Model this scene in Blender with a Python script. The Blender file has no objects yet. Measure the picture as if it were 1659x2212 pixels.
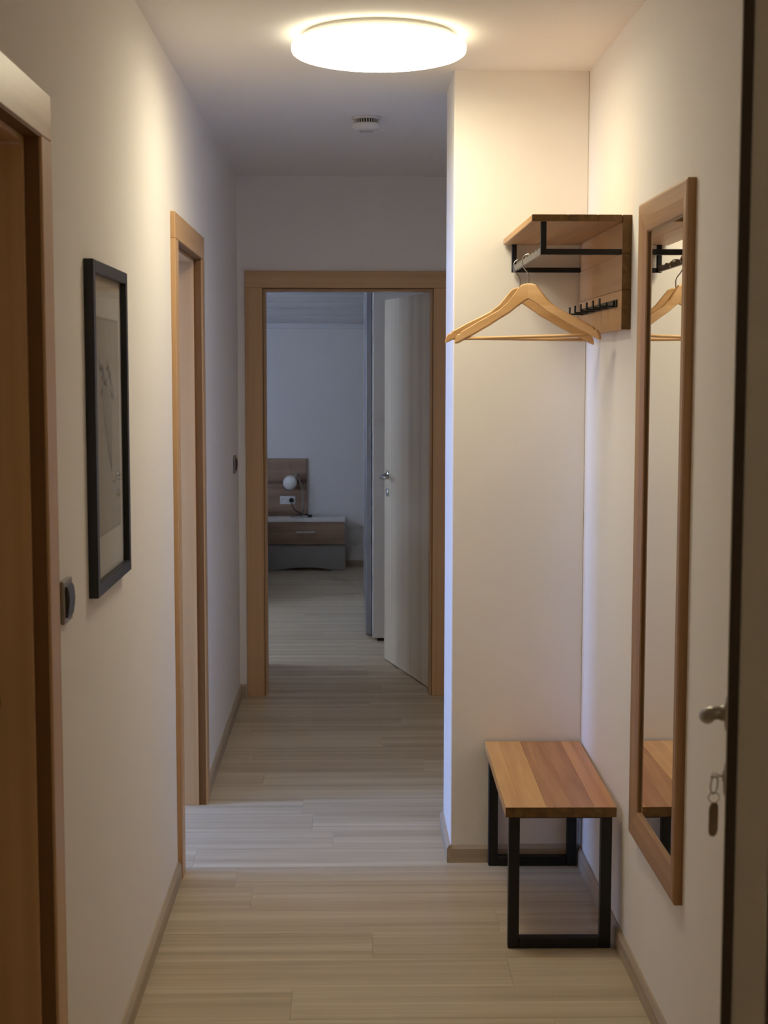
import bpy, bmesh, math, random
from mathutils import Matrix, Vector, noise
random.seed(7)
PI = math.pi
SC = bpy.context.scene
COL = SC.collection

# ------------------------------------------------------------------ camera
F_PX, PITCH, YAW, ROLL, CAM_Z = 3220.74, .0933, .0226, .0011, 1.5821
cam_d = bpy.data.cameras.new('camera')
cam_d.sensor_fit = 'VERTICAL'
cam_d.sensor_height = 36.0
cam_d.lens = F_PX / 2212 * 36.0
cam_d.clip_start = .05
cam_d.dof.use_dof = True
cam_d.dof.focus_distance = 5.0
cam_d.dof.aperture_fstop = 9.0
cam = bpy.data.objects.new('camera', cam_d)
COL.objects.link(cam)
cam.matrix_world = (Matrix.Translation((0, 0, CAM_Z)) @ Matrix.Rotation(-YAW, 4, 'Z')
                    @ Matrix.Rotation(PI/2 - PITCH, 4, 'X') @ Matrix.Rotation(ROLL, 4, 'Z'))
SC.camera = cam

# ------------------------------------------------------------------ light
SKY = (.25, .44, 1.0)
SKY_STRENGTH = 27.0
LAMP_COLOR = (1.0, .89, .63)
LAMP_STRENGTH = 16.8
RIM_SHARE = .14      # the rim of the opal cover glows less than its face
EXPOSURE = 0.34
world = bpy.data.worlds.new('overcast_sky')
world.use_nodes = True
SC.world = world
bg = world.node_tree.nodes['Background']
bg.inputs[0].default_value = (*SKY, 1)
bg.inputs[1].default_value = SKY_STRENGTH

def portal(name, loc, size, rot):
    l = bpy.data.lights.new(name, 'AREA')
    l.shape = 'RECTANGLE'
    l.size, l.size_y = size
    l.cycles.is_portal = True
    o = bpy.data.objects.new(name, l)
    COL.objects.link(o)
    o.location = loc
    o.rotation_euler = rot
    return o

# window openings (y0, y1, z0, z1) in the two side rooms
W1 = (-3.50, 4.50, 5.30, .75, 2.15)
W2 = (-2.90, 8.20, 9.30, .85, 2.15)
for k, (x, a, b, c, d) in enumerate((W1, W2)):
    portal('window_daylight', (x - .10, (a+b)/2, (c+d)/2), (d-c, b-a), (0, -PI/2, 0))

SC.view_settings.view_transform = 'Standard'
SC.view_settings.look = 'None'
SC.view_settings.gamma = 1
SC.view_settings.use_curve_mapping = False
SC.view_settings.exposure = EXPOSURE
SC.cycles.max_bounces = 10
SC.cycles.diffuse_bounces = 8
SC.cycles.glossy_bounces = 4
SC.cycles.transparent_max_bounces = 12
SC.cycles.sample_clamp_indirect = 6
SC.cycles.use_denoising = True
SC.cycles.use_adaptive_sampling = True
SC.cycles.adaptive_threshold = .08
SC.cycles.adaptive_min_samples = 16
SC.cycles.caustics_reflective = False

# ------------------------------------------------------------------ materials
def lin(r, g, b):
    f = lambda c: (c/255/12.92) if c/255 <= .04045 else ((c/255+.055)/1.055)**2.4
    return (f(r), f(g), f(b), 1)

class NT:
    def __init__(s, name):
        s.m = bpy.data.materials.new(name)
        s.m.use_nodes = True
        s.t = s.m.node_tree
        s.b = s.t.nodes['Principled BSDF']
    def n(s, kind, **kw):
        x = s.t.nodes.new(kind)
        for k, v in kw.items():
            setattr(x, k, v)
        return x
    def l(s, a, b):
        s.t.links.new(a, b)

def plain(name, col, rough=.5, metal=0, bump=0, bscale=300, spec=.5, var=0):
    N = NT(name)
    N.b.inputs['Base Color'].default_value = col
    N.b.inputs['Roughness'].default_value = rough
    N.b.inputs['Metallic'].default_value = metal
    N.b.inputs['Specular IOR Level'].default_value = spec
    if bump or var:
        tc = N.n('ShaderNodeTexCoord')
        ns = N.n('ShaderNodeTexNoise')
        ns.inputs['Scale'].default_value = bscale
        ns.inputs['Detail'].default_value = 1
        N.l(tc.outputs['Object'], ns.inputs['Vector'])
        if bump:
            bp = N.n('ShaderNodeBump')
            bp.inputs['Strength'].default_value = bump
            bp.inputs['Distance'].default_value = .002
            N.l(ns.outputs['Fac'], bp.inputs['Height'])
            N.l(bp.outputs['Normal'], N.b.inputs['Normal'])
        if var:
            n2 = N.n('ShaderNodeTexNoise')
            n2.inputs['Scale'].default_value = 1.3
            N.l(tc.outputs['Object'], n2.inputs['Vector'])
            mx = N.n('ShaderNodeMix', data_type='RGBA')
            mx.inputs['A'].default_value = tuple(c*(1-var) for c in col[:3]) + (1,)
            mx.inputs['B'].default_value = tuple(min(1, c*(1+var)) for c in col[:3]) + (1,)
            N.l(n2.outputs['Fac'], mx.inputs['Factor'])
            N.l(mx.outputs['Result'], N.b.inputs['Base Color'])
    return N.m

def wood(name, dark, light, axis=0, fine=60, long=2.0, rough=.45, tint=.12, spec=.4, contrast=(.3, .7), pores=.25, bump=.15):
    """streaky wood grain running along the object's local axis; each object gets its own shift and tint"""
    N = NT(name)
    tc = N.n('ShaderNodeTexCoord')
    oi = N.n('ShaderNodeObjectInfo')
    mp = N.n('ShaderNodeMapping')
    sc = [fine, fine, fine]
    sc[axis] = long
    mp.inputs['Scale'].default_value = sc
    off = N.n('ShaderNodeVectorMath', operation='SCALE')
    off.inputs[0].default_value = (37.1, 53.7, 71.3)
    N.l(oi.outputs['Random'], off.inputs['Scale'])
    add = N.n('ShaderNodeVectorMath', operation='ADD')
    N.l(tc.outputs['Object'], mp.inputs['Vector'])
    N.l(mp.outputs['Vector'], add.inputs[0])
    N.l(off.outputs[0], add.inputs[1])
    n1 = N.n('ShaderNodeTexNoise')
    n1.inputs['Scale'].default_value = .32
    n1.inputs['Detail'].default_value = 3
    n1.inputs['Distortion'].default_value = .7
    N.l(add.outputs[0], n1.inputs['Vector'])
    mr = N.n('ShaderNodeMapRange')
    mr.inputs['From Min'].default_value, mr.inputs['From Max'].default_value = contrast
    N.l(n1.outputs['Fac'], mr.inputs['Value'])
    n2 = N.n('ShaderNodeTexNoise')
    n2.inputs['Scale'].default_value = 2.4
    n2.inputs['Detail'].default_value = 2
    N.l(add.outputs[0], n2.inputs['Vector'])
    mx = N.n('ShaderNodeMix', data_type='RGBA')
    mx.inputs['A'].default_value = dark
    mx.inputs['B'].default_value = light
    N.l(mr.outputs['Result'], mx.inputs['Factor'])
    m2 = N.n('ShaderNodeMix', data_type='RGBA', blend_type='MULTIPLY')
    m2.inputs['Factor'].default_value = pores
    N.l(mx.outputs['Result'], m2.inputs['A'])
    N.l(n2.outputs['Color'], m2.inputs['B'])
    gr = N.n('ShaderNodeRGBToBW')
    N.l(n2.outputs['Color'], gr.inputs['Color'])
    N.l(gr.outputs['Val'], m2.inputs['B'])
    hs = N.n('ShaderNodeHueSaturation')
    N.l(m2.outputs['Result'], hs.inputs['Color'])
    tv = N.n('ShaderNodeMapRange')
    tv.inputs['To Min'].default_value, tv.inputs['To Max'].default_value = 1.1 - tint, 1.1 + tint
    N.l(oi.outputs['Random'], tv.inputs['Value'])
    N.l(tv.outputs['Result'], hs.inputs['Value'])
    N.l(hs.outputs['Color'], N.b.inputs['Base Color'])
    bp = N.n('ShaderNodeBump')
    bp.inputs['Strength'].default_value = bump
    bp.inputs['Distance'].default_value = .001
    N.l(n2.outputs['Fac'], bp.inputs['Height'])
    N.l(bp.outputs['Normal'], N.b.inputs['Normal'])
    N.b.inputs['Roughness'].default_value = rough
    N.b.inputs['Specular IOR Level'].default_value = spec
    return N.m

def glass_pane(name, tint=(1, 1, 1, 1), rough=0.0):
    N = NT(name)
    tr = N.n('ShaderNodeBsdfTransparent')
    tr.inputs[0].default_value = tint
    gl = N.n('ShaderNodeBsdfGlossy')
    gl.inputs['Roughness'].default_value = rough
    fr = N.n('ShaderNodeFresnel')
    fr.inputs['IOR'].default_value = 1.35
    mx = N.n('ShaderNodeMixShader')
    ml = N.n('ShaderNodeMath', operation='MULTIPLY')      # anti-reflection coating
    ml.inputs[1].default_value = .28
    N.l(fr.outputs[0], ml.inputs[0])
    N.l(ml.outputs[0], mx.inputs[0]); N.l(tr.outputs[0], mx.inputs[1]); N.l(gl.outputs[0], mx.inputs[2])
    N.l(mx.outputs[0], N.t.nodes['Material Output'].inputs['Surface'])
    return N.m

def emitter(name, col, strength):
    N = NT(name)
    N.b.inputs['Base Color'].default_value = (.8, .8, .8, 1)
    N.b.inputs['Emission Color'].default_value = (*col, 1)
    N.b.inputs['Emission Strength'].default_value = strength
    N.b.inputs['Roughness'].default_value = .4
    return N.m

M = {}
M['wall'] = plain('wall_paint', (.90, .87, .835, 1), .85, bump=.12, bscale=420, spec=.2)
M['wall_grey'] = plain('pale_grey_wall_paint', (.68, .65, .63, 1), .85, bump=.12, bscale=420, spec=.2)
M['ceiling'] = plain('ceiling_paint', (.92, .90, .875, 1), .9, bump=.08, bscale=380, spec=.2)
M['floor'] = wood('laminate_oak', lin(186, 167, 138), lin(223, 208, 181), 0, fine=52, long=1.0, rough=.42, tint=.03, spec=.35, contrast=(.28, .70), pores=.42, bump=.05)
M['slab'] = plain('screed', lin(90, 80, 70), .9, bump=.1)
M['baseboard'] = wood('baseboard_oak', lin(166, 150, 130), lin(196, 180, 158), 0, fine=70, long=2, rough=.5, tint=.03, spec=.3)
M['beech_v'] = wood('beech_upright', lin(192, 152, 108), lin(214, 176, 132), 2, fine=60, long=1.2, rough=.38, tint=.03, spec=.5, pores=.12, bump=.04)
M['beech_h'] = wood('beech_lengthwise', lin(192, 152, 108), lin(214, 176, 132), 0, fine=60, long=1.2, rough=.38, tint=.03, spec=.5, pores=.12, bump=.04)
M['seal'] = plain('brown_rubber', lin(128, 92, 58), .6, spec=.25, bump=.05)
M['dark_seal'] = plain('dark_rubber', lin(74, 62, 54), .6, spec=.2, bump=.05)
M['leaf'] = wood('maple_veneer', lin(176, 158, 132), lin(202, 186, 160), 0, fine=26, long=26, rough=.4, tint=.02, spec=.4, pores=.1, bump=.02)
M['leaf_v'] = wood('maple_veneer_upright', lin(206, 194, 174), lin(226, 216, 198), 2, fine=40, long=.7, rough=.36, tint=.02, spec=.45, pores=.1, bump=.02)
M['door_white'] = plain('door_lacquer', (.74, .70, .66, 1), .4, bump=.03, bscale=500)
M['edge'] = plain('door_edge_veneer', lin(200, 190, 180), .38, bump=.05, bscale=200, var=.06)
OAK_D, OAK_L = lin(166, 120, 76), lin(206, 160, 110)
M['oak_y'] = wood('oiled_oak_y', OAK_D, OAK_L, 1, fine=55, long=2.2, rough=.4, tint=.12, spec=.4)
M['oak_z'] = wood('oiled_oak_z', lin(160, 120, 82), lin(196, 154, 110), 2, fine=60, long=2.0, rough=.4, tint=.05, spec=.45)
M['oak_my'] = wood('oiled_oak_frame', lin(160, 120, 82), lin(196, 154, 110), 1, fine=60, long=2.0, rough=.4, tint=.05, spec=.45)
M['shelf_y'] = wood('light_oak', lin(178, 132, 84), lin(208, 164, 112), 1, fine=45, long=2.0, rough=.42, tint=.08, spec=.4)
M['stave'] = [wood('bench_oak_%s' % n, d, l, 1, fine=58, long=3.0, rough=.38, tint=.02, spec=.4, pores=.3)
              for n, d, l in (('honey', lin(204, 152, 96), lin(230, 184, 124)), ('golden', lin(198, 146, 90), lin(228, 180, 120)),
                              ('walnut', lin(160, 110, 72), lin(210, 158, 108)), ('brown', lin(164, 112, 76), lin(208, 154, 110)),
                              ('russet', lin(184, 128, 86), lin(218, 162, 114)))]
M['black'] = plain('black_powder_coat', lin(24, 23, 25), .45, bump=.06, bscale=700, spec=.4)
M['frame_black'] = plain('black_lacquer', lin(30, 31, 36), .35, bump=.03, spec=.5)
M['steel'] = plain('brushed_steel', lin(170, 166, 160), .32, metal=1, bump=.03, bscale=600)
M['chrome'] = plain('satin_chrome', lin(200, 198, 196), .18, metal=1)
M['wire'] = plain('hook_wire', lin(190, 186, 178), .22, metal=1)
M['rail'] = plain('grey_rail_metal', lin(120, 116, 112), .4, metal=.5, bump=.03)
M['mirror'] = plain('silvered_glass', (.93, .94, .93, 1), 0.0, metal=1)
M['hanger'] = wood('hanger_beech', lin(212, 168, 116), lin(236, 194, 144), 0, fine=70, long=4, rough=.42, tint=.03, spec=.4, pores=.12, bump=.03)
M['white'] = plain('white_plastic', lin(226, 224, 220), .4, bump=.02)
M['vent'] = plain('vent_shadow_plastic', lin(60, 56, 54), .7, bump=.05)
M['button'] = plain('grey_button_plastic', lin(196, 192, 188), .5, bump=.02)
M['shaded_panel'] = plain('shade_darkened_laminate', lin(150, 148, 145), .5, bump=.02)  # grey-white panel, its colour darkened for the shade below the drawer
M['pull'] = plain('satin_aluminium', lin(196, 190, 184), .45, metal=.25, bump=.02)
M['paper'] = plain('drawing_paper', lin(214, 206, 190), .9, bump=.05, bscale=600, spec=.1)
M['print'] = plain('aged_print_paper', lin(176, 164, 140), .9, bump=.05, bscale=400, spec=.1, var=.06)
M['ink'] = plain('sepia_ink', lin(92, 78, 58), .9, spec=.1, bump=.03)
M['ink2'] = plain('grey_wash', lin(140, 128, 112), .9, spec=.1, bump=.03)
M['pane'] = glass_pane('clear_pane')
M['rocker'] = plain('anthracite_plastic', lin(52, 50, 56), .3, bump=.02)
M['switch'] = plain('steel_switch_plate', lin(150, 140, 128), .35, metal=.8, bump=.03)
M['tag'] = plain('key_tag_brass', lin(140, 120, 92), .45, metal=.5, bump=.2, bscale=300)
M['hb'] = wood('grey_brown_oak', lin(112, 86, 68), lin(176, 146, 122), 0, fine=30, long=1.6, rough=.55, tint=.04, spec=.3, contrast=(.32, .66), pores=.35)
M['cream'] = plain('cream_laminate', lin(222, 220, 214), .35, bump=.02)
M['greywhite'] = plain('wardrobe_laminate', lin(224, 222, 222), .4, bump=.02)
M['track'] = plain('aluminium_profile', lin(140, 142, 150), .4, metal=.4, bump=.02)
M['shade'] = plain('opal_glass', lin(236, 234, 228), .25, bump=.01, spec=.5)
M['cord'] = plain('black_cord', lin(20, 20, 21), .5, bump=.02)
M['fabric'] = plain('white_linen', lin(222, 218, 212), .9, bump=.3, bscale=900)
M['panelling'] = wood('white_panelling', lin(196, 194, 194), lin(214, 212, 212), 0, fine=50, long=1.5, rough=.5, tint=.03, spec=.3, pores=.1)
M['lamp'] = emitter('lit_opal_diffuser', LAMP_COLOR, LAMP_STRENGTH)
M['lamp_rim'] = emitter('lit_opal_rim', LAMP_COLOR, LAMP_STRENGTH*RIM_SHARE)
M['small_lamp'] = emitter('lit_small_diffuser', LAMP_COLOR, LAMP_STRENGTH*.75)
M['end_grain'] = wood('oak_end_grain', lin(104, 76, 44), lin(138, 104, 64), 0, fine=120, long=120, rough=.5, tint=.05, spec=.3)
M['lampbase'] = plain('white_lamp_base', lin(232, 230, 226), .4, bump=.02)

# ------------------------------------------------------------------ mesh helpers
def box(bm, x0, x1, y0, y1, z0, z1, bev=0, seg=1):
    r = bmesh.ops.create_cube(bm, size=1)
    vs = r['verts']
    for v in vs:
        v.co = Vector((x0 if v.co.x < 0 else x1, y0 if v.co.y < 0 else y1, z0 if v.co.z < 0 else z1))
    if bev:
        es = list({e for v in vs for e in v.link_edges})
        bmesh.ops.bevel(bm, geom=es, offset=bev, segments=seg, affect='EDGES', profile=.5)
    return bm

def B(*a, **k):
    return box(bmesh.new(), *a, **k)

def tube(bm, pts, r, n=10, caps=True, radii=None):
    pts = [Vector(p) for p in pts]
    rings = []
    up = None
    for i, p in enumerate(pts):
        t = (pts[min(i+1, len(pts)-1)] - pts[max(i-1, 0)]).normalized()
        if up is None:
            up = Vector((0, 0, 1)) if abs(t.z) < .9 else Vector((1, 0, 0))
        s = t.cross(up).normalized()
        up = s.cross(t).normalized()
        rr = radii[i] if radii else r
        rings.append([bm.verts.new(p + rr*(math.cos(2*PI*k/n)*s + math.sin(2*PI*k/n)*up)) for k in range(n)])
    for a, b in zip(rings, rings[1:]):
        for k in range(n):
            f = bm.faces.new((a[k], a[(k+1) % n], b[(k+1) % n], b[k])); f.smooth = True
    if caps:
        bm.faces.new(rings[0][::-1]); bm.faces.new(rings[-1])
    return bm

def lathe(bm, prof, n=32, axis='Z', c=(0, 0, 0), smooth=True):
    c = Vector(c)
    def pt(r, h, a):
        if axis == 'Z': return c + Vector((r*math.cos(a), r*math.sin(a), h))
        if axis == 'Y': return c + Vector((r*math.cos(a), h, r*math.sin(a)))
        return c + Vector((h, r*math.cos(a), r*math.sin(a)))
    rings = []
    for r, h in prof:
        if r < 1e-6: rings.append([bm.verts.new(pt(0, h, 0))])
        else: rings.append([bm.verts.new(pt(r, h, 2*PI*k/n)) for k in range(n)])
    for a, b in zip(rings, rings[1:]):
        for k in range(n):
            v = ([a[0]] if len(a) == 1 else [a[k], a[(k+1) % n]]) + ([b[0]] if len(b) == 1 else [b[(k+1) % n], b[k]])
            if len(v) >= 3:
                f = bm.faces.new(v); f.smooth = smooth
    return bm

def prism(bm, poly, axis, lo, hi):
    """poly: 2-D points in the other two axes (in x,y,z order), extruded along axis"""
    def p3(u, v, w):
        if axis == 'X': return (w, u, v)
        if axis == 'Y': return (u, w, v)
        return (u, v, w)
    a = [bm.verts.new(p3(u, v, lo)) for u, v in poly]
    b = [bm.verts.new(p3(u, v, hi)) for u, v in poly]
    n = len(poly)
    bm.faces.new(a); bm.faces.new(b[::-1])
    for k in range(n):
        bm.faces.new((a[k], b[k], b[(k+1) % n], a[(k+1) % n]))
    return bm

def finish(bm, name, mat):
    bmesh.ops.recalc_face_normals(bm, faces=bm.faces[:])
    me = bpy.data.meshes.new(name)
    bm.to_mesh(me); bm.free()
    if mat: me.materials.append(mat)
    return me

def endgrain(o):
    """oak boards show darker end grain on the two faces across the grain (local y)"""
    o.data.materials.append(M['end_grain'])
    for f in o.data.polygons:
        if abs(f.normal.y) > .3: f.material_index = 1
    return o

def part(name, bm, mat, parent, loc=None):
    """a mesh in the parent's own coordinates"""
    me = finish(bm, name, mat)
    o = bpy.data.objects.new(name, me)
    COL.objects.link(o)
    o.parent = parent
    if loc: o.location = loc
    return o

def tag(o, label, cat, group=None):
    o['label'] = label; o['category'] = cat
    if group: o['group'] = group
    return o

def thing(name, label, cat, loc=(0, 0, 0), rz=0, group=None):
    o = bpy.data.objects.new(name, None)
    COL.objects.link(o)
    o.empty_display_size = .05
    o.location = loc; o.rotation_euler = (0, 0, rz)
    return tag(o, label, cat, group)

def struct(name, bm=None, mat=None, loc=(0, 0, 0), rz=0, label=None, cat=None):
    if bm is None:
        o = bpy.data.objects.new(name, None); o.empty_display_size = .05
    else:
        o = bpy.data.objects.new(name, finish(bm, name, mat))
    COL.objects.link(o)
    o.location = loc; o.rotation_euler = (0, 0, rz)
    o['kind'] = 'structure'
    if label: o['label'] = label
    if cat: o['category'] = cat
    return o

# ------------------------------------------------------------------ the setting
XL, XR, HC = -.541, .743, 2.512
YB, YF, YA, YS = -1.6, 7.222, 4.711, 5.07
XS = .323
T = .12
DH = 1.985           # clear height under the casings
D1 = (1.80, 2.605)   # first door on the left
D2 = (4.640, 5.372)  # second door on the left
DF = (-.421, .400)   # door at the end
DE = (1.83, 2.69)    # entrance door on the right
ZB = -.03
DHE = 2.10          # the entrance door is taller

bm = bmesh.new()
for a, b in ((YB, D1[0]), (D1[1], D2[0]), (D2[1], YF + T)):
    box(bm, XL - T, XL, a, b, ZB, HC + .05)
for a, b in (D1, D2):
    box(bm, XL - T, XL, a, b, DH, HC + .05)
struct('wall_left', bm, M['wall'], label='cream painted hallway wall with the framed drawing and two doorways', cat='wall')
bm = bmesh.new()
for a, b in ((YB, DE[0]), (DE[1], YF + T)):
    box(bm, XR, XR + T, a, b, ZB, HC + .05)
box(bm, XR, XR + T, *DE, DHE, HC + .05)
struct('wall_right', bm, M['wall'], label='cream painted hallway wall behind mirror, bench and coat rack', cat='wall')
struct('wall_alcove', B(XS, XR, YA, YS, ZB, HC + .02, bev=.004, seg=2), M['wall'],
       label='projecting cream wall block behind the bench and hangers', cat='wall')
bm = bmesh.new()
box(bm, XL, DF[0], YF, YF + T, ZB, HC + .05); box(bm, DF[1], XR, YF, YF + T, ZB, HC + .05)
box(bm, *DF, YF, YF + T, DH, HC + .05)
struct('wall_back', bm, M['wall'], label='end wall of the hallway around the bedroom doorway', cat='wall')
struct('wall_front', B(XL - T, XR + T, YB - T, YB, ZB, HC + .05), M['wall'], label='hallway wall behind the viewer', cat='wall')
struct('ceiling', B(XL - T, XR + T, YB, YF + T, HC, HC + .1), M['ceiling'], label='flat white hallway ceiling with lamp and smoke detector', cat='ceiling')
# side room on the left, seen only by its daylight
R2 = (W1[0], XL - T, 3.60, 6.40)
struct('ceiling_room', B(R2[0] - T, R2[1], R2[2] - T, R2[3] + T, HC, HC + .1), M['ceiling'], label='ceiling of the side room', cat='ceiling')
struct('wall_room_near', B(R2[0] - T, R2[1], R2[2] - T, R2[2], ZB, HC), M['wall'], label='near wall of the side room', cat='wall')
struct('wall_room_far', B(R2[0] - T, R2[1], R2[3], R2[3] + T, ZB, HC), M['wall'], label='far wall of the side room', cat='wall')

def window_wall(name, x, y0, y1, w, ztop, lab):
    bm = bmesh.new()
    _, a, b, c, d = w
    box(bm, x - T, x, y0, a, ZB, ztop); box(bm, x - T, x, b, y1, ZB, ztop)
    box(bm, x - T, x, a, b, ZB, c); box(bm, x - T, x, a, b, d, ztop)
    return struct(name, bm, M['wall'], label=lab, cat='wall')
window_wall('wall_room_window', R2[0], R2[2], R2[3], W1, HC, 'window wall of the side room')
# bedroom beyond the far door
BX0, BX1, BY0, BY1 = W2[0], 1.00, YF + T, 12.08
NY = 8.05            # the bedroom opens to the left behind this corner
ZK = 1.975           # top of the rear wall under the slope
SLOPE = math.radians(30)
YK = BY1 - (HC - ZK)/math.tan(SLOPE)
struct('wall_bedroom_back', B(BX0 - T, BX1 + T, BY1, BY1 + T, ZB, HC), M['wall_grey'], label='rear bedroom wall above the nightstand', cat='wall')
struct('wall_bedroom_right', B(BX1, BX1 + T, BY0 - T, BY1, ZB, HC), M['wall'], label='right bedroom wall beside the wardrobe', cat='wall')
struct('wall_bedroom_corner', B(BX0 - T, -.47, BY0, NY, ZB, HC), M['wall'], label='wall block left of the bedroom entrance', cat='wall')
struct('wall_bedroom_front', B(XR + T, BX1, BY0 - T, BY0, ZB, HC), M['wall'], label='bedroom wall right of its door', cat='wall')
window_wall('wall_bedroom_window', BX0, NY, BY1, W2, HC, 'window wall of the bedroom')
struct('ceiling_bedroom', B(BX0 - T, BX1 + T, BY0, YK + .1, HC, HC + .1), M['ceiling'], label='flat part of the bedroom ceiling', cat='ceiling')
# sloped panelled ceiling, board by board
sl = struct('ceiling_slope', prism(bmesh.new(), [(BY1 + T, ZK - T*math.tan(SLOPE) + .012), (BY1 + T, HC + .1), (YK - .02, HC + .1), (YK - .02, HC + .024)], 'X', BX0, BX1), M['panelling'],
            label='sloping bedroom ceiling clad in narrow white boards', cat='ceiling')
nb = 10
L = (HC - ZK)/math.sin(SLOPE)
bw = L/nb
bm = B(BX0, BX1, -.0455, .0455, -.009, 0, bev=.003)
bmesh.ops.scale(bm, vec=(1, bw/.0955, 1), verts=bm.verts[:])
me = finish(bm, 'board', M['panelling'])
for k in range(nb):
    o = bpy.data.objects.new('board', me)
    COL.objects.link(o)
    s = (k + .5)*bw
    o.location = (0, BY1 - s*math.cos(SLOPE), ZK + s*math.sin(SLOPE) + .006)
    o.rotation_euler = (-SLOPE, 0, 0)
    o.parent = sl
struct('trim_1', B(BX0, BX1, BY1 - .018, BY1, ZK - .042, ZK + .002, bev=.004), M['panelling'], label='white strip where the bedroom slope meets the wall', cat='trim')
# stairwell behind the entrance door
SX = XR + T
bm = bmesh.new()
box(bm, SX + 1.3, SX + 1.3 + T, .9, 3.6, ZB, HC + .05); box(bm, SX, SX + 1.3, .9 - T, .9, ZB, HC + .05); box(bm, SX, SX + 1.3, 3.6, 3.6 + T, ZB, HC + .05)
struct('wall_landing', bm, M['wall'], label='walls of the dim landing behind the entrance door', cat='wall')
struct('ceiling_landing', B(SX, SX + 1.3, .9, 3.6, HC, HC + .1), M['ceiling'], label='ceiling of the landing', cat='ceiling')
struct('floor_landing', B(XR, SX + 1.3, .9, 3.6, -.05, 0), M['slab'], label='landing floor behind the entrance door', cat='floor')

# floor: laminate boards laid across the hallway
fl = struct('floor', B(BX0 - .7, BX1 + .1, YB - .1, BY1 + .1, -.06, -.0085), M['slab'],
            label='pale oak laminate boards laid across hallway and bedroom', cat='floor')
ROW, PLEN = .19, 1.285
JOINTS = {round(3.53, 2): -.15, round(3.91, 2): .06, round(4.48, 2): -.36, round(5.05, 2): -.135}
def plank(x0, x1, y0, y1):
    w, d = (x1-x0)/2, (y1-y0)/2
    g = .00015
    bm = bmesh.new()
    c = .0005
    v = [bm.verts.new(p) for p in ((-w+g, -d+g, -.008), (w-g, -d+g, -.008), (w-g, d-g, -.008), (-w+g, d-g, -.008),
                                   (-w+g, -d+g, -c), (w-g, -d+g, -c), (w-g, d-g, -c), (-w+g, d-g, -c),
                                   (-w+g+c, -d+g+c, 0), (w-g-c, -d+g+c, 0), (w-g-c, d-g-c, 0), (-w+g+c, d-g-c, 0))]
    bm.faces.new((v[8], v[9], v[10], v[11]))
    for k in range(4):
        j = (k+1) % 4
        bm.faces.new((v[k], v[j], v[4+j], v[4+k])); bm.faces.new((v[4+k], v[4+j], v[8+j], v[8+k]))
    part('plank', bm, M['floor'], fl, ((x0+x1)/2, (y0+y1)/2, 0))
k0 = math.floor((YB - 3.53)/ROW)
k = k0
shift = 0
while 3.53 + k*ROW < BY1 - .01:
    y0 = 3.53 + k*ROW
    y1 = min(y0 + ROW, BY1)
    y0c = max(y0, YB)
    shift = (shift + .43 + random.random()*.35) % PLEN
    j0 = JOINTS.get(round(y0, 2), -.541 + shift)
    spans = []
    if y0 < YF + T - .02:
        spans.append((XL - .06, XR))
        if R2[2] - .1 < y0 and y1 < R2[3] + .1: spans.append((R2[0], XL - .06))
    elif y0 < NY - .05: spans.append((-.47, BX1))
    else: spans.append((BX0, BX1))
    for a, b in spans:
        cuts = [a]
        j = j0 + math.ceil((a - j0)/PLEN)*PLEN
        while j < b - .05:
            if j > a + .05: cuts.append(j)
            j += PLEN
        cuts.append(b)
        for p, q in zip(cuts, cuts[1:]):
            plank(p, q, y0c, y1)
    k += 1

# baseboards
def baseboard(name, axis, fixed, sgn, lo, hi, lab, h=.058, t=.012):
    """axis: the direction it runs in; fixed: wall face; sgn: direction away from the wall"""
    n = hi - lo
    bm = bmesh.new()
    prof = [(0, 0), (sgn*t, 0), (sgn*t, h - .012), (sgn*t*.45, h), (0, h)]
    prism(bm, prof, 'X', 0, n) if axis == 'X' else prism(bm, [(u, v) for u, v in prof], 'X', 0, n)
    # built along local x; depth along local y
    o = struct(name, bm, M['baseboard'], label=lab, cat='baseboard')
    if axis == 'X':
        o.location = (lo, fixed, 0)
    else:
        o.location = (fixed, lo, 0)
        o.rotation_euler = (0, 0, PI/2)
    return o
# for boards along Y the rotation maps local +y to world -x
baseboard('baseboard_left', 'Y', XL, -1, D1[1] + .08, D2[0] - .084, 'oak baseboard under the framed drawing')
baseboard('baseboard_left_far', 'Y', XL, -1, D2[1] + .084, YF, 'oak baseboard left of the bedroom door')
baseboard('baseboard_left_near', 'Y', XL, -1, YB, D1[0] - .08, 'oak baseboard beside the viewer on the left')
baseboard('baseboard_right', 'Y', XR, 1, DE[1] + .08, YA, 'oak baseboard under mirror and bench')
baseboard('baseboard_right_near', 'Y', XR, 1, YB, DE[0] - .08, 'oak baseboard beside the viewer on the right')
baseboard('baseboard_right_far', 'Y', XR, 1, YS, YF, 'oak baseboard behind the projecting wall')
baseboard('baseboard_alcove', 'X', YA, -1, XS, XR - .012, 'oak baseboard behind the bench')
baseboard('baseboard_alcove_side', 'Y', XS, 1, YA - .012, YS + .012, 'oak baseboard on the side of the projecting wall')
baseboard('baseboard_back', 'X', YF, -1, XL + .012, DF[0] - .09, 'short oak baseboard piece left of the bedroom door')
baseboard('baseboard_bedroom', 'X', BY1, -1, -.05, BX1, 'oak baseboard right of the nightstand')

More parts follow.
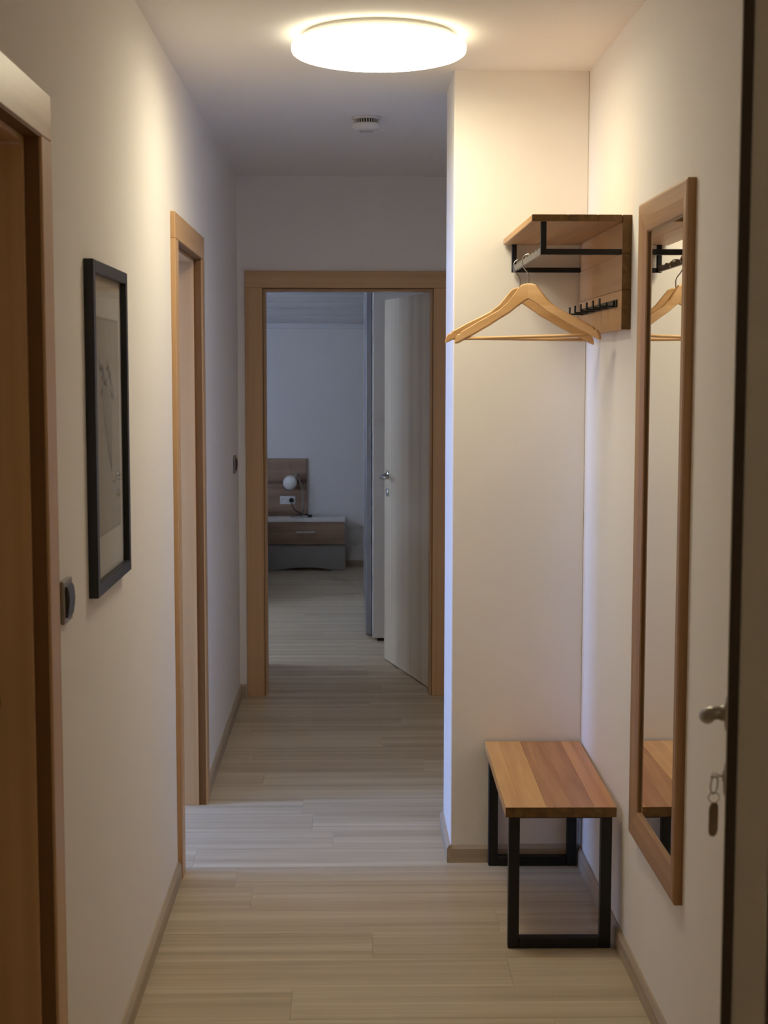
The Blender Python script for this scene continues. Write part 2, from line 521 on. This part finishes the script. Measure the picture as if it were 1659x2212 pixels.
# door frames: local x along the wall, y into the wall, z up, origin in the middle of the opening on the near face
def door_frame(name, loc, rz, w, lab, cw=.083, wall=T, proud=.015, h=None):
    r = struct(name, None, None, loc, rz, lab, 'door frame')
    h = h or DH
    for s in (-1, 1):
        a, b = sorted((s*(w - .001), s*(w + cw)))
        part('casing', B(a, b, -proud, .001, 0, h, bev=.002), M['beech_v'], r)
        part('casing', B(a, b, wall - .001, wall + proud, 0, h, bev=.002), M['beech_v'], r)
        a, b = sorted((s*(w - .003), s*(w + .004)))
        part('seal', B(a, b, -.010, .0155, 0, h), M['seal'], r)
        a, b = sorted((s*(w - .013), s*(w + .002)))
        part('jamb_lining', B(a, b, .015, wall + .001, 0, h - .011, bev=.0015), M['beech_v'], r)
    part('head_casing', B(-w - cw, w + cw, -proud, .001, h, h + cw - .003, bev=.002), M['beech_h'], r)
    part('head_casing', B(-w - cw, w + cw, wall - .001, wall + proud, h, h + cw - .003, bev=.002), M['beech_h'], r)
    part('seal', B(-w, w, -.012, .016, h - .003, h + .004), M['seal'], r)
    part('head_lining', B(-w, w, .015, wall + .001, h - .013, h + .002, bev=.0015), M['beech_h'], r)
    return r

def lever(parent, x, z, y, sy, dirx, m, s=1.0, droop=0):
    """lever handle on the face at local y, pointing out along sy, grip towards dirx"""
    ro = part('rosette', lathe(bmesh.new(), [(0, 0), (.025, 0), (.025, sy*.003), (.021, sy*.005), (.011, sy*.006), (.010, sy*.012)], 24, 'Y', (x, y, z)), m, parent)
    p = s
    pts = [(x, y + sy*.004, z), (x, y + sy*.022*p, z), (x + dirx*.003, y + sy*.031*p, z - .002), (x + dirx*.011, y + sy*.038*p, z - .006),
           (x + dirx*.024, y + sy*.041*p, z - .010), (x + dirx*.045, y + sy*.042*p, z - .011 - droop*.3), (x + dirx*.08, y + sy*.042*p, z - .010 - droop*.7), (x + dirx*.115, y + sy*.041*p, z - .008 - droop), (x + dirx*.122, y + sy*.041*p, z - .008 - droop)]
    part('handle', tube(bmesh.new(), pts, .009, 14, radii=[.009, .009, .0095, .0105, .0108, .0105, .0095, .008, .004]), m, parent)
    return ro

def lock_rosette(parent, x, z, y, sy, m):
    part('lock_rosette', lathe(bmesh.new(), [(0, 0), (.024, 0), (.024, sy*.003), (.020, sy*.005), (0, sy*.005)], 24, 'Y', (x, y, z)), m, parent)
    part('lock_cylinder', lathe(bmesh.new(), [(.0085, 0), (.0085, sy*.006), (.0075, sy*.007), (0, sy*.007)], 16, 'Y', (x, y, z + .004)), m, parent)

def leaf(parent, hinge, ang, w, thick, h, mats, name='leaf', z0=.008, hx=None, hz=1.03, levers=(1, -1)):
    """leaf with its hinge edge at local x=0 running along +x, thickness from y=0 to y=thick; thing > leaf > fittings"""
    o = part(name, B(0, w, 0, thick, 0, h, bev=.0015), mats, parent)
    o.location = (hinge[0], hinge[1], z0)
    o.rotation_euler = (0, 0, ang)
    x = w - .06 if hx is None else hx
    for s in levers:
        y = 0 if s == -1 else thick
        lever(o, x, hz - z0, y, s, -1, M['chrome'])
        lock_rosette(o, x, hz - z0 - .095, y, s, M['chrome'])
    return o

# door 1: first on the left, shut
c = (D1[0] + D1[1])/2
d1 = door_frame('door_1', (XL, c, 0), PI/2, (D1[1]-D1[0])/2, 'wooden door frame at the left edge, nearest the viewer')
leaf(d1, (-(D1[1]-D1[0])/2 + .014, .105), 0, (D1[1]-D1[0]) - .028, .04, DH - .022, M['leaf_v'])
# door 2: second on the left, open to the side room
c = (D2[0] + D2[1])/2
d2 = door_frame('door_2', (XL, c, 0), PI/2, (D2[1]-D2[0])/2, 'light wooden door frame right of the framed drawing')
leaf(d2, (-(D2[1]-D2[0])/2 + .016, .137), math.radians(98), (D2[1]-D2[0]) - .03, .04, DH - .022, M['leaf_v'])
# door 3: bedroom door at the end
c = (DF[0] + DF[1])/2
w = (DF[1]-DF[0])/2
d3 = door_frame('door_3', (c, YF, 0), 0, w, 'wooden door frame at the end of the hallway with leaf ajar')
hx, hy = .398 - c, 7.345 - YF
fx, fy = .187 - c, 8.150 - YF
ang = math.atan2(fy - hy, fx - hx)
leaf(d3, (hx, hy), ang, math.hypot(fx-hx, fy-hy), -.04, DH - .02, M['leaf_v'], levers=())
lf = [o for o in d3.children if o.name.startswith('leaf')][0]
lwid = math.hypot(fx-hx, fy-hy)
lever(lf, lwid - .06, 1.028 - .008, 0, 1, -1, M['chrome']); lever(lf, lwid - .06, 1.028 - .008, -.04, -1, -1, M['chrome'])
lock_rosette(lf, lwid - .06, .933 - .008, 0, 1, M['chrome']); lock_rosette(lf, lwid - .06, .933 - .008, -.04, -1, M['chrome'])
# door 4: entrance door on the right, ajar towards the hallway
c = (DE[0] + DE[1])/2
d4 = door_frame('door_4', (XR, c, 0), -PI/2, (DE[1]-DE[0])/2, 'entrance door at the right edge, ajar into the hallway', h=DHE)
P0 = Vector((.477, 1.850)); P1 = Vector((.733, 2.668))      # hall-side face, free edge to hinge
u = (P0 - P1).normalized()
toloc = lambda p: ((c - p.y), (p.x - XR))                    # world to the frame's own x, y
h0 = toloc(P1); f0 = toloc(P0)
ang = math.atan2(f0[1]-h0[1], f0[0]-h0[0])
ln = (P0 - P1).length
lf4 = part('leaf', B(0, ln, 0, .056, 0, DHE - .02, bev=.002), M['door_white'], d4)
lf4.location = (h0[0], h0[1], .008); lf4.rotation_euler = (0, 0, ang)
tt = 1.0
# which side is the hall side: local +y must point away from the hall
part('edge_strip', B(ln - .0008, ln + .0012, .015, .0545, .002, DHE - .022), M['edge'], lf4)
part('edge_seal', B(ln - .001, ln + .003, .0015, .0145, .002, DHE - .022), M['dark_seal'], lf4)
lever(lf4, ln - .07, 1.128, 0, -1, -1, M['steel'], s=.74, droop=.016)
lock_rosette(lf4, ln - .07, 1.040, 0, -1, M['steel'])

# windows
def window(name, w, lab):
    x, a, b, c, d = w
    r = struct(name, None, None, (x - .07, (a+b)/2, c), 0, lab, 'window')
    hw, hh, fr = (b-a)/2, d-c, .06
    for s in (-1, 1):
        p, q = sorted((s*hw, s*(hw - fr)))
        part('window_frame', B(-.03, .03, p, q, 0, hh, bev=.003), M['white'], r)
    part('window_frame', B(-.03, .03, -hw+fr, hw-fr, 0, fr, bev=.003), M['white'], r)
    part('window_frame', B(-.03, .03, -hw+fr, hw-fr, hh-fr, hh, bev=.003), M['white'], r)
    part('pane', B(-.003, .003, -hw+fr, hw-fr, fr, hh-fr), M['pane'], r)
    part('window_sill', B(.03, .14, -hw-.03, hw+.03, -.025, 0, bev=.004), M['white'], r)
    return r
window('window_1', W1, 'window of the side room that lights the hallway floor')
window('window_2', W2, 'window of the bedroom out of sight on the left')

# ------------------------------------------------------------------ ceiling lamp
t = thing('ceiling_lamp', 'large round lit ceiling lamp with opal white cover', 'lamp', (.080, 4.23, HC))
part('lamp_base', lathe(bmesh.new(), [(0, 0), (.206, 0), (.207, -.009), (.217, -.010), (.2195, -.013), (.2195, -.022), (.216, -.0245), (0, -.0245)], 72), M['lampbase'], t)
prof = [(.20, -.024), (.234, -.024), (.2400, -.0265), (.2425, -.031), (.2425, -.043), (.240, -.0495), (.232, -.055), (.216, -.059)]
part('diffuser_rim', lathe(bmesh.new(), prof, 72), M['lamp_rim'], t)
prof = [(.216, -.059), (.19, -.0625), (.14, -.066), (.07, -.068), (0, -.069)]
part('diffuser', lathe(bmesh.new(), prof, 72), M['lamp'], t)
# a weaker second lamp above the entrance, behind the viewer
t = thing('entrance_lamp', 'small round ceiling lamp near the entrance, behind the viewer', 'lamp', (.08, -.75, HC))
part('lamp_base', lathe(bmesh.new(), [(0, 0), (.10, 0), (.10, -.012), (.095, -.016), (0, -.016)], 40), M['lampbase'], t)
part('diffuser', lathe(bmesh.new(), [(.11, -.016), (.112, -.03), (.10, -.05), (.06, -.06), (0, -.063)], 40), M['small_lamp'], t)
# smoke detector
t = thing('smoke_detector', 'small round white smoke detector on the ceiling', 'smoke detector', (.060, 5.57, HC))
part('base', lathe(bmesh.new(), [(0, 0), (.053, 0), (.053, -.007), (.047, -.009), (0, -.009)], 40), M['white'], t)
part('vent_band', lathe(bmesh.new(), [(.040, -.008), (.040, -.028)], 32), M['vent'], t)
bm = bmesh.new()
for k in range(28):
    a = 2*PI*k/28
    p = Vector((.0435*math.cos(a), .0435*math.sin(a), -.008)); q = p.copy(); q.z = -.026
    tube(bm, [p, q], .0022, 6)
part('vent_rib', bm, M['white'], t)['kind'] = 'stuff'
part('cover', lathe(bmesh.new(), [(.040, -.024), (.053, -.024), (.0555, -.028), (.054, -.036), (.047, -.043), (.030, -.047), (0, -.047)], 40), M['white'], t)
part('test_button', lathe(bmesh.new(), [(.028, -.045), (.028, -.050), (.025, -.0515), (.023, -.050), (.023, -.0475), (0, -.0475)], 32), M['button'], t)

# ------------------------------------------------------------------ framed drawing on the left wall
PY0, PY1, PZ0, PZ1 = 3.068, 3.533, 1.115, 1.812
t = thing('framed_drawing', 'black framed botanical drawing hanging on the left wall', 'picture', (XL, (PY0+PY1)/2, PZ0))
hw, hh, fw, ft = (PY1-PY0)/2, PZ1-PZ0, .026, .020
for s in (-1, 1):
    a, b = sorted((s*hw, s*(hw-fw)))
    part('frame_stile', B(0, ft, a, b, 0, hh, bev=.0012), M['frame_black'], t)
part('frame_rail', B(0, ft, -hw+fw, hw-fw, 0, fw, bev=.0012), M['frame_black'], t)
part('frame_rail', B(0, ft, -hw+fw, hw-fw, hh-fw, hh, bev=.0012), M['frame_black'], t)
part('mount', B(.002, .006, -hw+fw, hw-fw, fw, hh-fw), M['paper'], t)
pa0, pa1, pz0, pz1 = -.165, .165, .115, .585
pr = part('print', B(.006, .0066, pa0, pa1, pz0, pz1), M['print'], t)
def ribbon(bm, pts, wid):
    """flat ink stroke on the print"""
    vs = []
    for i, p in enumerate(pts):
        a = Vector(pts[max(i-1, 0)]); b = Vector(pts[min(i+1, len(pts)-1)])
        d = (b-a).normalized(); n = Vector((-d.y, d.x))
        ww = wid[i] if isinstance(wid, list) else wid
        q = Vector(p)
        vs.append((bm.verts.new((.0069, q.x + n.x*ww, q.y + n.y*ww)), bm.verts.new((.0069, q.x - n.x*ww, q.y - n.y*ww))))
    for a, b in zip(vs, vs[1:]):
        bm.faces.new((a[0], a[1], b[1], b[0]))
bm = bmesh.new(); bm2 = bmesh.new()
foot = Vector((.045, .245))
rnd = random.Random(3)
for dx, dz in ((-.085, .47), (-.05, .455), (-.02, .44), (.012, .475), (.045, .45), (-.07, .42), (.07, .41)):
    head = Vector((dx, dz))
    mid = (foot + head)/2 + Vector((-.018 + .3*dx*.3, .0))
    pts = [tuple((1-s)**2*foot + 2*s*(1-s)*mid + s*s*head) for s in [i/10 for i in range(11)]]
    ribbon(bm, pts, .0011)
    for q in range(7):
        a = rnd.uniform(-.6, PI + .6); l = rnd.uniform(.012, .03)
        tip = head + Vector((math.cos(a)*l, math.sin(a)*l + .004))
        m = (head + tip)/2 + Vector((rnd.uniform(-.006, .006), rnd.uniform(-.004, .004)))
        ribbon(bm2, [tuple(head), tuple(m), tuple(tip)], [.0012, .0045, .0008])
ribbon(bm, [(.045, .25), (.052, .225), (.075, .22), (.10, .222)], .0012)
part('stem_strokes', bm, M['ink'], pr)['kind'] = 'stuff'
part('petal_strokes', bm2, M['ink2'], pr)['kind'] = 'stuff'
bm = bmesh.new()
for a, b in (((pa0+.004, pz0+.004), (pa1-.004, pz0+.004)), ((pa1-.004, pz0+.004), (pa1-.004, pz1-.004)), ((pa1-.004, pz1-.004), (pa0+.004, pz1-.004)), ((pa0+.004, pz1-.004), (pa0+.004, pz0+.004))):
    ribbon(bm, [a, b], .0008)
part('print_border', bm, M['ink2'], pr)
part('pane', B(.0120, .0135, -hw+fw, hw-fw, fw, hh-fw), M['pane'], t)

# ------------------------------------------------------------------ light switches
def light_switch(loc, lab, tilt=1):
    t = thing('light_switch', lab, 'switch', loc, 0, 'light switches on the left wall')
    part('switch_plate', B(0, .009, -.041, .041, 0, .082, bev=.004, seg=2), M['switch'], t)
    bm = bmesh.new()
    prism(bm, [(.008, .012), (.0125, .012), (.0155, .030), (.0165, .046), (.015, .062), (.0125, .070), (.008, .070)], 'Y', -.028, .028)
    part('rocker', bm, M['rocker'], t)
light_switch((XL, 2.800, 1.112), 'steel light switch with dark rocker below the framed drawing')
light_switch((XL, 6.93, 1.115), 'small light switch left of the bedroom door')

# ------------------------------------------------------------------ mirror on the right wall
MY0, MY1, MZ0, MZ1 = 3.233, 3.775, .392, 2.000
t = thing('wall_mirror', 'tall narrow mirror in an oak frame hanging on the right wall', 'mirror', (XR, (MY0+MY1)/2, MZ0))
hw, hh, fw = (MY1-MY0)/2, MZ1-MZ0, .072
PROF = [(0, 0), (-.018, 0), (-.021, .006), (-.019, fw*.55), (-.0125, fw-.003), (-.0095, fw), (0, fw)]   # (x, inwards)
def mitred(corner_a, corner_b, inward_a, inward_b):
    """frame member between two outer corners, each profile point moved in along the mitre"""
    bm = bmesh.new()
    ra = [bm.verts.new((x, corner_a[0] + inward_a[0]*d, corner_a[1] + inward_a[1]*d)) for x, d in PROF]
    rb = [bm.verts.new((x, corner_b[0] + inward_b[0]*d, corner_b[1] + inward_b[1]*d)) for x, d in PROF]
    n = len(PROF)
    for k in range(n):
        bm.faces.new((ra[k], ra[(k+1) % n], rb[(k+1) % n], rb[k]))
    bm.faces.new(ra); bm.faces.new(rb[::-1])
    return bm
part('frame_stile', mitred((-hw, 0), (-hw, hh), (1, 1), (1, -1)), M['oak_z'], t)
part('frame_stile', mitred((hw, 0), (hw, hh), (-1, 1), (-1, -1)), M['oak_z'], t)
part('frame_rail', mitred((-hw, 0), (hw, 0), (1, 1), (-1, 1)), M['oak_my'], t)
part('frame_rail', mitred((-hw, hh), (hw, hh), (1, -1), (-1, -1)), M['oak_my'], t)
part('mirror_glass', B(-.0055, -.0015, -hw+fw-.004, hw-fw+.004, fw-.004, hh-fw+.004), M['mirror'], t)

# ------------------------------------------------------------------ bench
t = thing('bench', 'small oak bench with black metal legs standing under the hangers', 'bench', (.5795, 4.3325, 0), math.radians(-.8))
bx, by, bz0, bz1 = .152, .3675, .373, .4005
fr = [0, .14, .37, .60, .80, 1.0]
for k in range(5):
    a, b = -bx + 2*bx*fr[k], -bx + 2*bx*fr[k+1]
    endgrain(part('stave', B(a + .0001, b - .0001, -by, by, bz0, bz1, bev=.0005), M['stave'][k], t))
tw = .030
for s in (-1, 1):
    y0, y1 = sorted((s*(by - .007), s*(by - .007 - tw)))
    xa, xb = -.1415, .1415
    lg = part('leg', B(xa, xa+tw, y0, y1, 0, bz0, bev=.002), M['black'], t)
    part('leg', B(xb-tw, xb, y0, y1, 0, bz0, bev=.002), M['black'], t)
    part('foot_bar', B(xa+tw, xb-tw, y0, y1, 0, tw, bev=.002), M['black'], t)
    part('top_bar', B(xa+tw, xb-tw, y0+.004, y1-.004, bz0-.006, bz0, bev=.001), M['black'], t)

# ------------------------------------------------------------------ coat rack
KY0, KY1 = 3.966, 4.704
t = thing('coat_rack', 'wooden wall coat rack with shelf, black rail frame and hooks', 'coat rack', (XR, (KY0+KY1)/2, 1.696))
hy = (KY1-KY0)/2
zz = lambda z: z - 1.696
xx = lambda x: x - XR
for k, (a, b) in enumerate(((0, .105), (.105, .20), (.20, .301))):
    endgrain(part('back_board', B(-.025, 0, -hy, hy, a + .0002, b - .0002, bev=.0015), M['shelf_y'], t))
for k, (a, b) in enumerate(((-.265, -.17), (-.17, -.09), (-.09, -.0265))):
    endgrain(part('shelf_board', B(a + .0002, b - .0002, -hy, hy, .283, .301, bev=.0015), M['shelf_y'], t))
bt = .015
for s in (-1, 1):
    y0, y1 = sorted((s*(hy - .008), s*(hy - .008 - bt)))
    part('rail_bracket', box(B(xx(.503), xx(.518), y0, y1, zz(1.893), .283, bev=.001), xx(.518), -.025, y0, y1, zz(1.893), zz(1.908), bev=.001), M['black'], t)
# wavy hanging rail
bm = bmesh.new()
n = 90
rows = []
ya, yb = -hy + .023, hy - .023
for i in range(n + 1):
    y = ya + (yb-ya)*i/n
    zt = zz(1.9125) + .0026*math.cos(2*PI*(y + hy)/.075)
    rows.append([bm.verts.new((xx(.5065), y, zz(1.895))), bm.verts.new((xx(.5145), y, zz(1.895))), bm.verts.new((xx(.5145), y, zt)), bm.verts.new((xx(.5065), y, zt))])
for a, b in zip(rows, rows[1:]):
    for k in range(4):
        bm.faces.new((a[k], a[(k+1) % 4], b[(k+1) % 4], b[k]))
bm.faces.new(rows[0]); bm.faces.new(rows[-1][::-1])
part('hanging_rail', bm, M['rail'], t)
part('hook_bar', B(-.029, -.025, -hy + .06, hy - .06, zz(1.758), zz(1.778), bev=.0008), M['black'], t)
for k in range(6):
    y = -hy + .095 + k*.110
    bm = bmesh.new()
    box(bm, -.066, -.029, y-.008, y+.008, zz(1.759), zz(1.763), bev=.0008)
    box(bm, -.070, -.066, y-.008, y+.008, zz(1.759), zz(1.782), bev=.0008)
    box(bm, -.0325, -.029, y-.008, y+.008, zz(1.763), zz(1.776), bev=.0008)
    part('hook', bm, M['black'], t)

# ------------------------------------------------------------------ hangers
def hanger(loc, rz, roll, lab):
    t = thing('clothes_hanger', lab, 'hanger', loc, 0, 'wooden hangers on the coat rack')
    t.rotation_euler = (0, roll, rz)
    top = [(0, 0), (.012, -.001), (.024, -.006), (.042, -.028), (.060, -.050), (.086, -.071), (.120, -.089), (.158, -.108), (.190, -.126), (.200, -.131), (.206, -.139), (.212, -.139), (.218, -.147), (.2215, -.164)]
    bot = [(0, -.045), (.012, -.0505), (.024, -.058), (.042, -.070), (.060, -.083), (.086, -.097), (.120, -.117), (.158, -.137), (.190, -.153), (.200, -.158), (.206, -.161), (.212, -.164), (.217, -.166), (.2205, -.167)]
    for s in (-1, 1):
        bm = bmesh.new()
        rings = []
        for (x0, z0), (x1, z1) in zip(top, bot):
            xm = (x0+x1)/2
            th = .0065 + .0035*(xm/.22)**2
            yo = -.020*(xm/.22)**1.6
            c = min(.003, (z0-z1)*.3)
            rings.append([bm.verts.new(p) for p in ((s*x0, yo-th+c, z0), (s*x0, yo-th, z0-c), (s*x1, yo-th, z1+c), (s*x1, yo-th+c, z1),
                                                    (s*x1, yo+th-c, z1), (s*x1, yo+th, z1+c), (s*x0, yo+th, z0-c), (s*x0, yo+th-c, z0))])
        for a, b in zip(rings, rings[1:]):
            for k in range(8):
                f = bm.faces.new((a[k], a[(k+1) % 8], b[(k+1) % 8], b[k]))
        bm.faces.new(rings[0]); bm.faces.new(rings[-1][::-1])
        part('shoulder', bm, M['hanger'], t)
    part('trouser_bar', tube(bmesh.new(), [(-.208, -.0165, -.153), (-.1, -.0165, -.153), (.1, -.0165, -.153), (.208, -.0165, -.153)], .0048, 12), M['hanger'], t)
    pts = [(0, -.03), (0, .022), (-.004, .032), (-.016, .047), (-.0205, .056), (-.0205, .066), (-.016, .0755), (-.008, .0815), (0, .083), (.008, .0815), (.0145, .076), (.0175, .068), (.0175, .060)]
    part('hook', tube(bmesh.new(), [(x, 0, z) for x, z in pts], .0019, 10), M['wire'], t)
hanger((.5125, 4.315, 1.8375), math.radians(-28), math.radians(-1.0), 'front light wooden hanger with trouser bar, nearer the viewer')
hanger((.5045, 4.468, 1.8345), math.radians(1), math.radians(.6), 'rear wooden hanger, mostly hidden behind the front one')

# ------------------------------------------------------------------ key with tag in the entrance door
mw = Matrix.Translation((XR, c, 0)) @ Matrix.Rotation(-PI/2, 4, 'Z') @ Matrix.Translation((h0[0], h0[1], .008)) @ Matrix.Rotation(ang, 4, 'Z')
kp = mw @ Vector((ln - .07, 0, 1.044))
t = thing('key_with_tag', 'key with a ring and metal tag hanging in the entrance door lock', 'key', kp)
t.rotation_euler = mw.to_euler()
key = bmesh.new()
box(key, -.004, .004, -.014, -.006, -.0011, .0011, bev=.0004)
box(key, -.010, .010, -.022, -.013, -.0013, .0013, bev=.0008)
part('key', key, M['chrome'], t)
def ring(c, R, r, tilt, sq=1.0, n=22):
    ax = Vector((math.cos(tilt), math.sin(tilt), 0))
    pts = [Vector(c) + R*(math.cos(a)*sq*ax + math.sin(a)*Vector((0, 0, 1))) for a in [2*PI*k/n for k in range(n + 1)]]
    return tube(bmesh.new(), pts, r, 8, caps=False)
part('key_ring', ring((0, -.0175, -.0125), .0125, .0011, math.radians(-18)), M['chrome'], t)
part('link_ring', ring((0, -.0175, -.0305), .0072, .0008, math.radians(-75)), M['chrome'], t)
tg = bmesh.new()
pts = [(math.cos(PI*k/8)*.0095, -.046 + math.sin(PI*k/8)*.009) for k in range(9)] + [(math.cos(PI + PI*k/8)*.0095, -.074 + math.sin(PI + PI*k/8)*.009) for k in range(9)]
prism(tg, pts, 'Y', -.0011, .0011)
lathe(tg, [(.0018, -.0013), (.0018, .0013)], 10, 'Y', (0, 0, -.0405))
tgo = part('tag', tg, M['tag'], t, (0, -.0175, 0))
tgo.rotation_euler = (0, 0, math.radians(-30))

# ------------------------------------------------------------------ bedroom furniture
# nightstand
NX0, NX1, NY0 = -.667, -.044, 11.86
t = thing('nightstand', 'nightstand with white top and brown wooden drawer by the bedroom wall', 'nightstand', ((NX0+NX1)/2, NY0, 0))
w, dp = (NX1-NX0)/2, 12.043 - NY0
part('table_top', B(-w, w, 0, dp, .392, .422, bev=.002), M['cream'], t)
for s in (-1, 1):
    a, b = sorted((s*w, s*(w-.018)))
    part('side_panel', B(a, b, .043, dp, 0, .392), M['cream'], t)
dr = part('drawer', B(-w + .003, w - .003, 0, .02, .213, .389, bev=.0015), M['hb'], t)
bm = B(-.078, .078, -.030, -.018, .304, .318, bev=.003)
for s in (-1, 1):
    tube(bm, [(s*.065, -.022, .311), (s*.065, 0, .311)], .004, 8)
ho = part('drawer_handle', bm, M['pull'], dr)
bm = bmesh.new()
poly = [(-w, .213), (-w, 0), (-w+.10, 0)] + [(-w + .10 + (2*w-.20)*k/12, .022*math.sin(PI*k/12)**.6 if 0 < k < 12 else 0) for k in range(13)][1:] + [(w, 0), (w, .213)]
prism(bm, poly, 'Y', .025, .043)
part('base_panel', bm, M['shaded_panel'], t)
# bed with headboard
t = thing('bed', 'bed with grey-brown wooden headboard, only its headboard end shows', 'bed', (-1.55, 11.0, 0))
part('headboard', B(-.90, 1.197, 1.046, 1.078, .25, .889, bev=.002), M['hb'], t)
part('bed_frame', B(-.82, .80, -.98, 1.045, .12, .34, bev=.004), M['hb'], t)
for sx in (-.76, .74):
    for sy in (-.92, .96):
        part('leg', B(sx-.03, sx+.03, sy-.03, sy+.03, 0, .12), M['hb'], t)
part('mattress', B(-.80, .78, -.96, 1.03, .341, .50, bev=.04, seg=3), M['fabric'], t)
part('duvet', B(-.84, .82, -1.02, .50, .36, .62, bev=.06, seg=3), M['fabric'], t)
for sx in (-.42, .40):
    bm = bmesh.new()
    bmesh.ops.create_uvsphere(bm, u_segments=20, v_segments=12, radius=1)
    for v in bm.verts:
        v.co = Vector((sx + .34*math.copysign(abs(v.co.x)**.6, v.co.x), .76 + .22*math.copysign(abs(v.co.y)**.6, v.co.y), .585 + .07*v.co.z))
    for f in bm.faces: f.smooth = True
    part('pillow', bm, M['fabric'], t)
# socket on the headboard
t = thing('power_socket', 'white double socket on the headboard with a black plug', 'socket', (-.507, 12.0455, .519))
part('socket_frame', B(-.062, .062, -.010, 0, 0, .068, bev=.003), M['white'], t)
for s in (-1, 1):
    part('socket_insert', lathe(bmesh.new(), [(.022, -.0095), (.022, -.012), (.019, -.012), (.019, -.0102), (0, -.0102)], 24, 'Y', (s*.030, 0, .034)), M['white'], t)
# table lamp
t = thing('table_lamp', 'small bedside lamp with white globe shade and bent arm', 'lamp', (-.405, 11.965, .422))
part('lamp_base', lathe(bmesh.new(), [(0, 0), (.075, 0), (.078, .004), (.074, .012), (.03, .018), (.012, .024), (0, .024)], 32), M['chrome'], t)
part('lamp_arm', tube(bmesh.new(), [(.02, 0, .018), (.022, 0, .10), (.022, 0, .18), (.015, 0, .24), (-.005, 0, .30), (-.022, -.005, .325), (-.045, -.01, .31)], .0055, 10), M['steel'], t)
bm = lathe(bmesh.new(), [(0, .062), (.02, .06), (.038, .050), (.050, .034), (.056, .012), (.055, -.01), (.047, -.03), (.035, -.042), (.033, -.040), (.044, -.028), (.052, -.009), (.053, .012), (.036, .047), (0, .058)], 28)
bmesh.ops.rotate(bm, verts=bm.verts[:], cent=(0, 0, 0), matrix=Matrix.Rotation(math.radians(28), 3, 'Y') @ Matrix.Rotation(math.radians(30), 3, 'X'))
bmesh.ops.translate(bm, verts=bm.verts[:], vec=(-.082, -.02, .275))
part('lamp_shade', bm, M['shade'], t)
part('shade_holder', tube(bmesh.new(), [(-.062, -.012, .315), (-.030, .004, .335), (-.008, .012, .350)], .010, 10), M['steel'], t)
part('plug', lathe(bmesh.new(), [(0, -.030), (.010, -.030), (.018, -.022), (.019, 0), (0, 0)], 20, 'Y', (-.072, 0.068, .131)), M['cord'], t)
cp = [(-.072, .040, .128), (-.070, .030, .10), (-.055, .022, .07), (-.03, .015, .045), (0, .01, .030), (.04, .0, .022), (.065, -.03, .012), (.085, -.02, .008), (.08, .01, .008), (.05, .03, .02), (.02, .02, .022)]
part('cord', tube(bmesh.new(), cp, .0035, 8), M['cord'], t)
part('cord_switch', B(.062, .098, -.035, -.012, .001, .022, bev=.004), M['cord'], t)
# wardrobe
t = thing('wardrobe', 'tall pale wardrobe with sliding door behind the open bedroom door', 'wardrobe', (.56, 8.70, 0))
part('body', B(.131-.56, .985-.56, 0, 2.40, .02, 2.34, bev=.002), M['greywhite'], t)
part('plinth', B(.16-.56, .985-.56, .02, 2.38, 0, .02), M['vent'], t)
part('sliding_door', B(.093-.56, .1265-.56, .15, 1.30, .015, 2.32, bev=.002), M['track'], t)
part('sliding_door', B(.099-.56, .1285-.56, 1.31, 2.38, .015, 2.32, bev=.002), M['greywhite'], t)
part('door_track', B(.095-.56, .131-.56, .02, 2.40, 2.322, 2.34), M['track'], t)
# unseen cream cloth added over the bedroom window to warm its daylight
N = NT('sheer_cream_cloth')
tl = N.n('ShaderNodeBsdfTranslucent'); tl.inputs[0].default_value = (.90, .64, .39, 1)
df = N.n('ShaderNodeBsdfDiffuse'); df.inputs[0].default_value = (.80, .66, .46, 1)
mx = N.n('ShaderNodeMixShader'); mx.inputs[0].default_value = .12
N.l(tl.outputs[0], mx.inputs[1]); N.l(df.outputs[0], mx.inputs[2]); N.l(mx.outputs[0], N.t.nodes['Material Output'].inputs['Surface'])
x, a, b, c, d = W2
t = thing('added_curtain', 'unseen sheer cream cloth, added to warm the bedroom daylight', 'added_curtain', (x + .17, (a+b)/2, .75))
bm = bmesh.new()
n = 120; hw = (b-a)/2 + .10
va = []
for i in range(n + 1):
    y = -hw + 2*hw*i/n
    wv = .014*math.sin(2*PI*i/8)
    va.append((bm.verts.new((wv, y, 0)), bm.verts.new((wv*.8, y, 1.50))))
for p, q in zip(va, va[1:]):
    f = bm.faces.new((p[0], q[0], q[1], p[1])); f.smooth = True
part('cloth', bm, N.m, t)
part('added_curtain_rod', tube(bmesh.new(), [(0, -hw - .08, 1.51), (0, hw + .08, 1.51)], .011, 12), M['steel'], t)
for s_ in (-1, 1):
    part('rod_bracket', tube(bmesh.new(), [(-.17, s_*(hw + .04), 1.51), (0, s_*(hw + .04), 1.51)], .007, 8), M['steel'], t)
